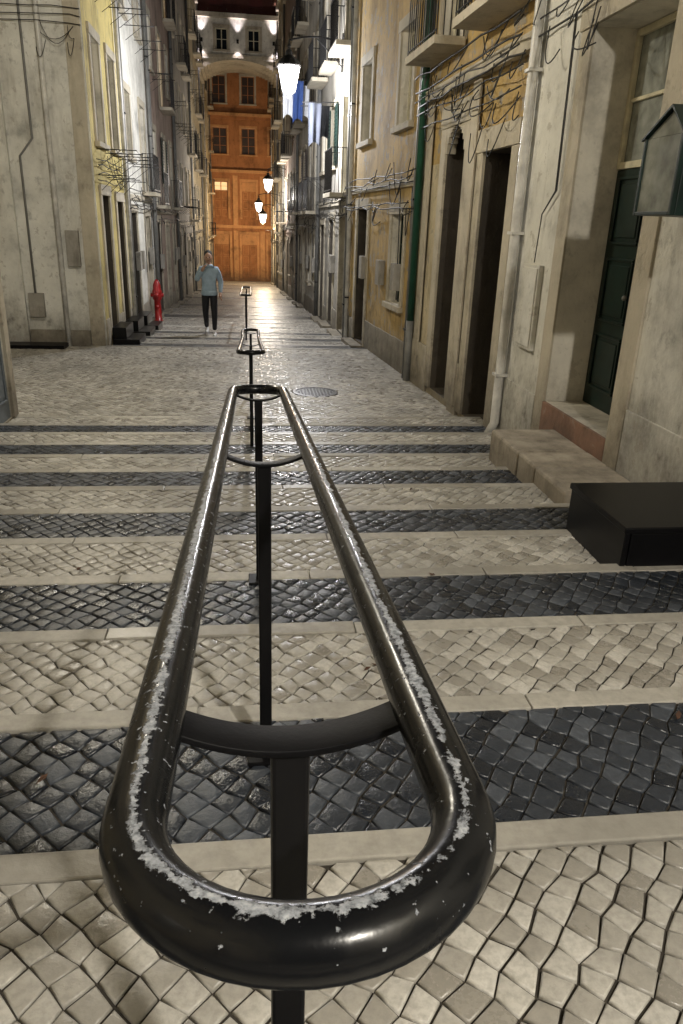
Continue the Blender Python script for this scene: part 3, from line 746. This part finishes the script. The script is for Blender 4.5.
lantern(1.02,43,3.0,1.98,650,(1,.93,.84),'lamp_far',sc=1.2)
lantern(1.0,59,1.35,1.88,1000,(1,.76,.48),'lamp_far',sc=1.35)
lantern(.6,50.5,2.0,1.93,250,(1,.85,.7),'lamp_far',sc=1.1)
# ------------------------------------------------------------ laundry on the right
def cloth(name,x0,x1,y,z1,h,mat,amp=.04,dy=.1):
    g=Geo(); nu,nv=14,10
    for j in range(nv+1):
        for i in range(nu+1):
            u=i/nu; v=j/nv
            g.v.append((x0+(x1-x0)*(u*(1-.15*v)+.07*v),y+dy*u+amp*math.sin(u*11+v)*(.3+v),z1-h*v*(1-.12*math.sin(u*3)) ))
    for j in range(nv):
        for i in range(nu): g.f.append((j*(nu+1)+i,j*(nu+1)+i+1,(j+1)*(nu+1)+i+1,(j+1)*(nu+1)+i))
    return g.make(name,mat,None,True)
e=empty('laundry_line'); g=Geo()
for yy in (24.4,25.4): g.tube([(2.2,yy,5.05),(.95,yy,5.02)],.014,6)
for xx in (1.05,1.4,1.75): g.tube([(xx,24.4,5.04),(xx,25.4,5.04)],.006,5)
g.make('rack',M['iron'],e)
mw=simple('white_cotton',(.65,.67,.72),.85,0,.2,5); mb=simple('blue_cotton',(.03,.07,.24),.85,0,.3,5); md=simple('dark_cotton',(.03,.035,.05),.85,0,.3,5)
for nm,aa in (('towel',(1.0,1.32,24.4,5.03,1.0,mw)),('shirt',(1.28,1.62,24.45,5.03,1.1,mb)),('towel_back',(1.5,1.85,25.2,5.03,.9,mw))):
    o=cloth(nm,*aa); o.parent=e
e=empty('laundry_line'); g=Geo()
for yy in (20.9,21.6): g.tube([(2.26,yy,4.05),(1.35,yy,4.02)],.012,6)
for xx in (1.4,1.7,2.0): g.tube([(xx,20.9,4.04),(xx,21.6,4.04)],.005,5)
g.make('rack',M['iron'],e)
for nm,aa in (('dark_shirt',(1.5,1.85,21.0,4.03,1.0,md)),('dark_towel',(1.8,2.1,21.4,4.03,.8,md))):
    o=cloth(nm,*aa); o.parent=e
# ------------------------------------------------------------ black stoops and hydrant on the left
for (yy,h) in ((16.55,.42),(18.3,.42),(19.9,.42)):
    e=empty('entrance_steps'); g=Geo(); z=gz(yy+.6)-.05
    g.box(-2.84,-2.30,yy-.5,yy+.5,z,z+h*.55); g.box(-2.84,-2.56,yy-.5,yy+.5,z+h*.55+.002,z+h+.05)
    g.make('treads',M['black_paint'],e,False,.012)
e=empty('fire_hydrant'); g=Geo(); hx,hy=-2.66,22.6; z=gz(hy)
g.lathe(hx,hy,[(.15,z),(.15,z+.05),(.10,z+.08),(.095,z+.62),(.13,z+.66),(.14,z+.88),(.11,z+.93),(.11,z+1.05),(.07,z+1.14),(.03,z+1.2)],16)
g.tube([(hx-.18,hy,z+.77),(hx+.18,hy,z+.77)],[.06,.06],12); g.tube([(hx,hy-.02,z+.77),(hx,hy-.22,z+.77)],[.07,.07],12); g.tube([(hx,hy-.08,z+.45),(hx,hy-.17,z+.45)],[.05,.05],10)
g.make('hydrant_body',M['red'],e,True)
e=empty('fallen_leaves'); g=Geo(); rr=random.Random(5)
for (x,y) in ((.42,2.35),(.46,2.38),(-1.3,2.9),(1.4,1.9),(-.9,3.6),(-.6,1.75),(.9,3.3),(-2,4.1),(1.2,5.2),(.3,1.2)):
    b=len(g.v); an=rr.uniform(0,6); z=gz(y)+.008
    for k in range(6):
        t=an+k*math.pi/3; r=(.010 if k%3 else .022); g.v.append((x+r*math.cos(t),y+r*math.sin(t),z+rr.uniform(0,.012)))
    g.f.append(tuple(range(b,b+6)))
g.make('leaves',simple('dry_leaf',(.09,.04,.02),.8,0,.4,30),e)
# ------------------------------------------------------------ man walking up the street
def man(X,Y,Z,H=1.0):
    e=empty('walking_man')
    J={'pel':((0,0,.96),(.145,.11)),'bel':((0,-.005,1.10),(.15,.115)),'che':((0,-.01,1.28),(.175,.13)),'nb':((0,0,1.46),(.085,.075)),'nk':((0,-.02,1.54),(.052,.055)),
       'sl':((.175,0,1.415),(.075,.075)),'el':((.245,.05,1.15),(.058,.058)),'wl':((.235,-.06,.93),(.040,.040)),
       'sr':((-.175,0,1.415),(.075,.075)),'er':((-.26,-.07,1.18),(.06,.06)),'wr':((-.13,-.20,1.40),(.042,.042)),
       'hl':((.085,0,.90),(.105,.10)),'kl':((.10,-.13,.52),(.07,.07)),'al':((.095,-.10,.13),(.05,.05)),
       'hr':((-.085,0,.90),(.105,.10)),'kr':((-.095,.02,.50),(.07,.07)),'ar':((-.09,.22,.16),(.05,.05))}
    E=[('pel','bel'),('bel','che'),('che','nb'),('nb','nk'),('che','sl'),('sl','el'),('el','wl'),('che','sr'),('sr','er'),('er','wr'),('pel','hl'),('hl','kl'),('kl','al'),('pel','hr'),('hr','kr'),('kr','ar')]
    ks=list(J); me=bpy.data.meshes.new('body'); me.from_pydata([J[k][0] for k in ks],[(ks.index(x),ks.index(y)) for x,y in E],[]); 
    o=bpy.data.objects.new('body_tmp',me); S.collection.objects.link(o)
    sk=o.modifiers.new('s','SKIN'); sk.use_smooth_shade=True
    for i,k in enumerate(ks): me.skin_vertices[0].data[i].radius=J[k][1]
    me.skin_vertices[0].data[0].use_root=True
    ss=o.modifiers.new('u','SUBSURF'); ss.levels=2; ss.render_levels=2
    dg=bpy.context.evaluated_depsgraph_get(); m2=bpy.data.meshes.new_from_object(o.evaluated_get(dg)); bpy.data.objects.remove(o)
    skin=simple('skin',(.45,.27,.19),.5,0,.15,20); jac=simple('light_blue_fabric',(.36,.48,.60),.85,0,.25,9,.4,.006); tr=simple('black_denim',(.012,.013,.018),.8,0,.3,12,.3,.004)
    m2.materials.clear()
    for q in (jac,tr,skin): m2.materials.append(q)
    for p in m2.polygons:
        c=p.center; p.use_smooth=True
        p.material_index=1 if (c.z<.93 and abs(c.x)<.205) else (2 if c.z>1.50 and abs(c.x)<.1 else 0)
    b=bpy.data.objects.new('body',m2); S.collection.objects.link(b); b.parent=e
    g=Geo(); g.ball((0,-.045,1.66),.1,20,14,(.80,.98,1.22)); g.tube([(0,-.138,1.675),(0,-.16,1.645),(0,-.14,1.635)],[.010,.017,.012],8)
    for sx in (-1,1): g.ball((sx*.082,-.035,1.655),.026,8,6,(.4,.8,1.2))
    g.make('head',skin,e,True)
    g=Geo(); g.ball((0,-.006,1.713),.105,18,12,(.84,.98,1.0)); g.make('hair',simple('dark_hair',(.02,.014,.01),.7,0,.4,60,.6,.01),e,True)
    g=Geo()
    for sx in (-1,1): g.ball((sx*.033,-.135,1.672),.011,8,6)
    g.tube([(-.025,-.137,1.605),(0,-.142,1.602),(.025,-.137,1.605)],.005,6)
    g.make('eyes_and_mouth',simple('dark_features',(.05,.02,.015),.4,0,.2,20,0),e,True)
    g=Geo()
    def hand(w,d,side):
        w=Vector(w); d=Vector(d).normalized(); s=Vector(side).normalized(); nn=d.cross(s)
        g.tube([w-d*.02,w+d*.03,w+d*.085],[.026,.034,.034],10)
        for k,(off,ln) in enumerate(((-.026,.062),(-.009,.072),(.009,.068),(.026,.052))):
            p=w+d*.08+s*off; g.tube([p,p+d*ln*.45+nn*.006,p+d*ln*.8+nn*.022,p+d*ln+nn*.035],[.010,.0095,.009,.006],7)
        p=w+d*.03-s*.028; g.tube([p,p+d*.03-s*.022,p+d*.06-s*.026],[.012,.0105,.008],7)
    hand((.235,-.065,.925),(0,-.25,-1),(0,1,0)); hand((-.125,-.205,1.405),(.55,-.1,1),(.5,-1,0))
    g.make('hands',skin,e,True)
    g=Geo(); g.lathe(0,-.01,[(.085,1.46),(.095,1.50),(.075,1.525),(.066,1.50)],14); g.lathe(0,0,[(.165,.88),(.175,.90),(.165,.97),(.14,.98)],18); g.make('collar_and_hem',jac,e,True)
    g=Geo()
    for (x,y,z,p) in ((.095,-.10,.0,0),(-.09,.22,.035,.05)):
        g.tube([(x,y+.07,z+.05+p),(x,y+.02,z+.055+p*.6),(x,y-.07,z+.045),(x,y-.16,z+.035),(x,y-.20,z+.03)],[.032,.047,.043,.038,.022],10)
    g.make('shoes',simple('white_shoes',(.6,.6,.6),.5),e,True)
    e.location=(X,Y,Z); e.scale=(1.1,1.1,1.07); return e
man(-.95,18.3,gz(18.3))
# ------------------------------------------------------------ sky and faint moonlight
w=bpy.data.worlds.new('World'); S.world=w; w.use_nodes=True; nt=w.node_tree
sky=nt.nodes.new('ShaderNodeTexSky'); sky.sky_type='NISHITA'; sky.sun_disc=False; sky.sun_elevation=math.radians(35); sky.sun_rotation=math.radians(200)
bg=nt.nodes['Background']; nt.links.new(sky.outputs[0],bg.inputs[0]); bg.inputs[1].default_value=.0015
sl=bpy.data.lights.new('moon','SUN'); sl.energy=.01; sl.angle=math.radians(.5); so=bpy.data.objects.new('moon',sl); S.collection.objects.link(so)
so.rotation_euler=(math.radians(55),0,math.radians(-20))
# ------------------------------------------------------------ camera
th=math.radians(21.4); ps=math.radians(7.35); ro=math.radians(2.0)
F=Vector((math.sin(ps)*math.cos(th),math.cos(ps)*math.cos(th),-math.sin(th)))
R=Vector((math.cos(ps),-math.sin(ps),0)); Up=R.cross(F)
R2=R*math.cos(ro)+Up*math.sin(ro); U2=Up*math.cos(ro)-R*math.sin(ro)
mt=Matrix(((R2.x,U2.x,-F.x,0),(R2.y,U2.y,-F.y,0),(R2.z,U2.z,-F.z,1.265),(0,0,0,1)))
cd=bpy.data.cameras.new('camera'); cam=bpy.data.objects.new('camera',cd); S.collection.objects.link(cam); cam.matrix_world=mt
cd.sensor_fit='VERTICAL'; cd.sensor_height=36; cd.sensor_width=24; cd.lens=26.0; cd.clip_start=.02; cd.clip_end=2000
S.camera=cam
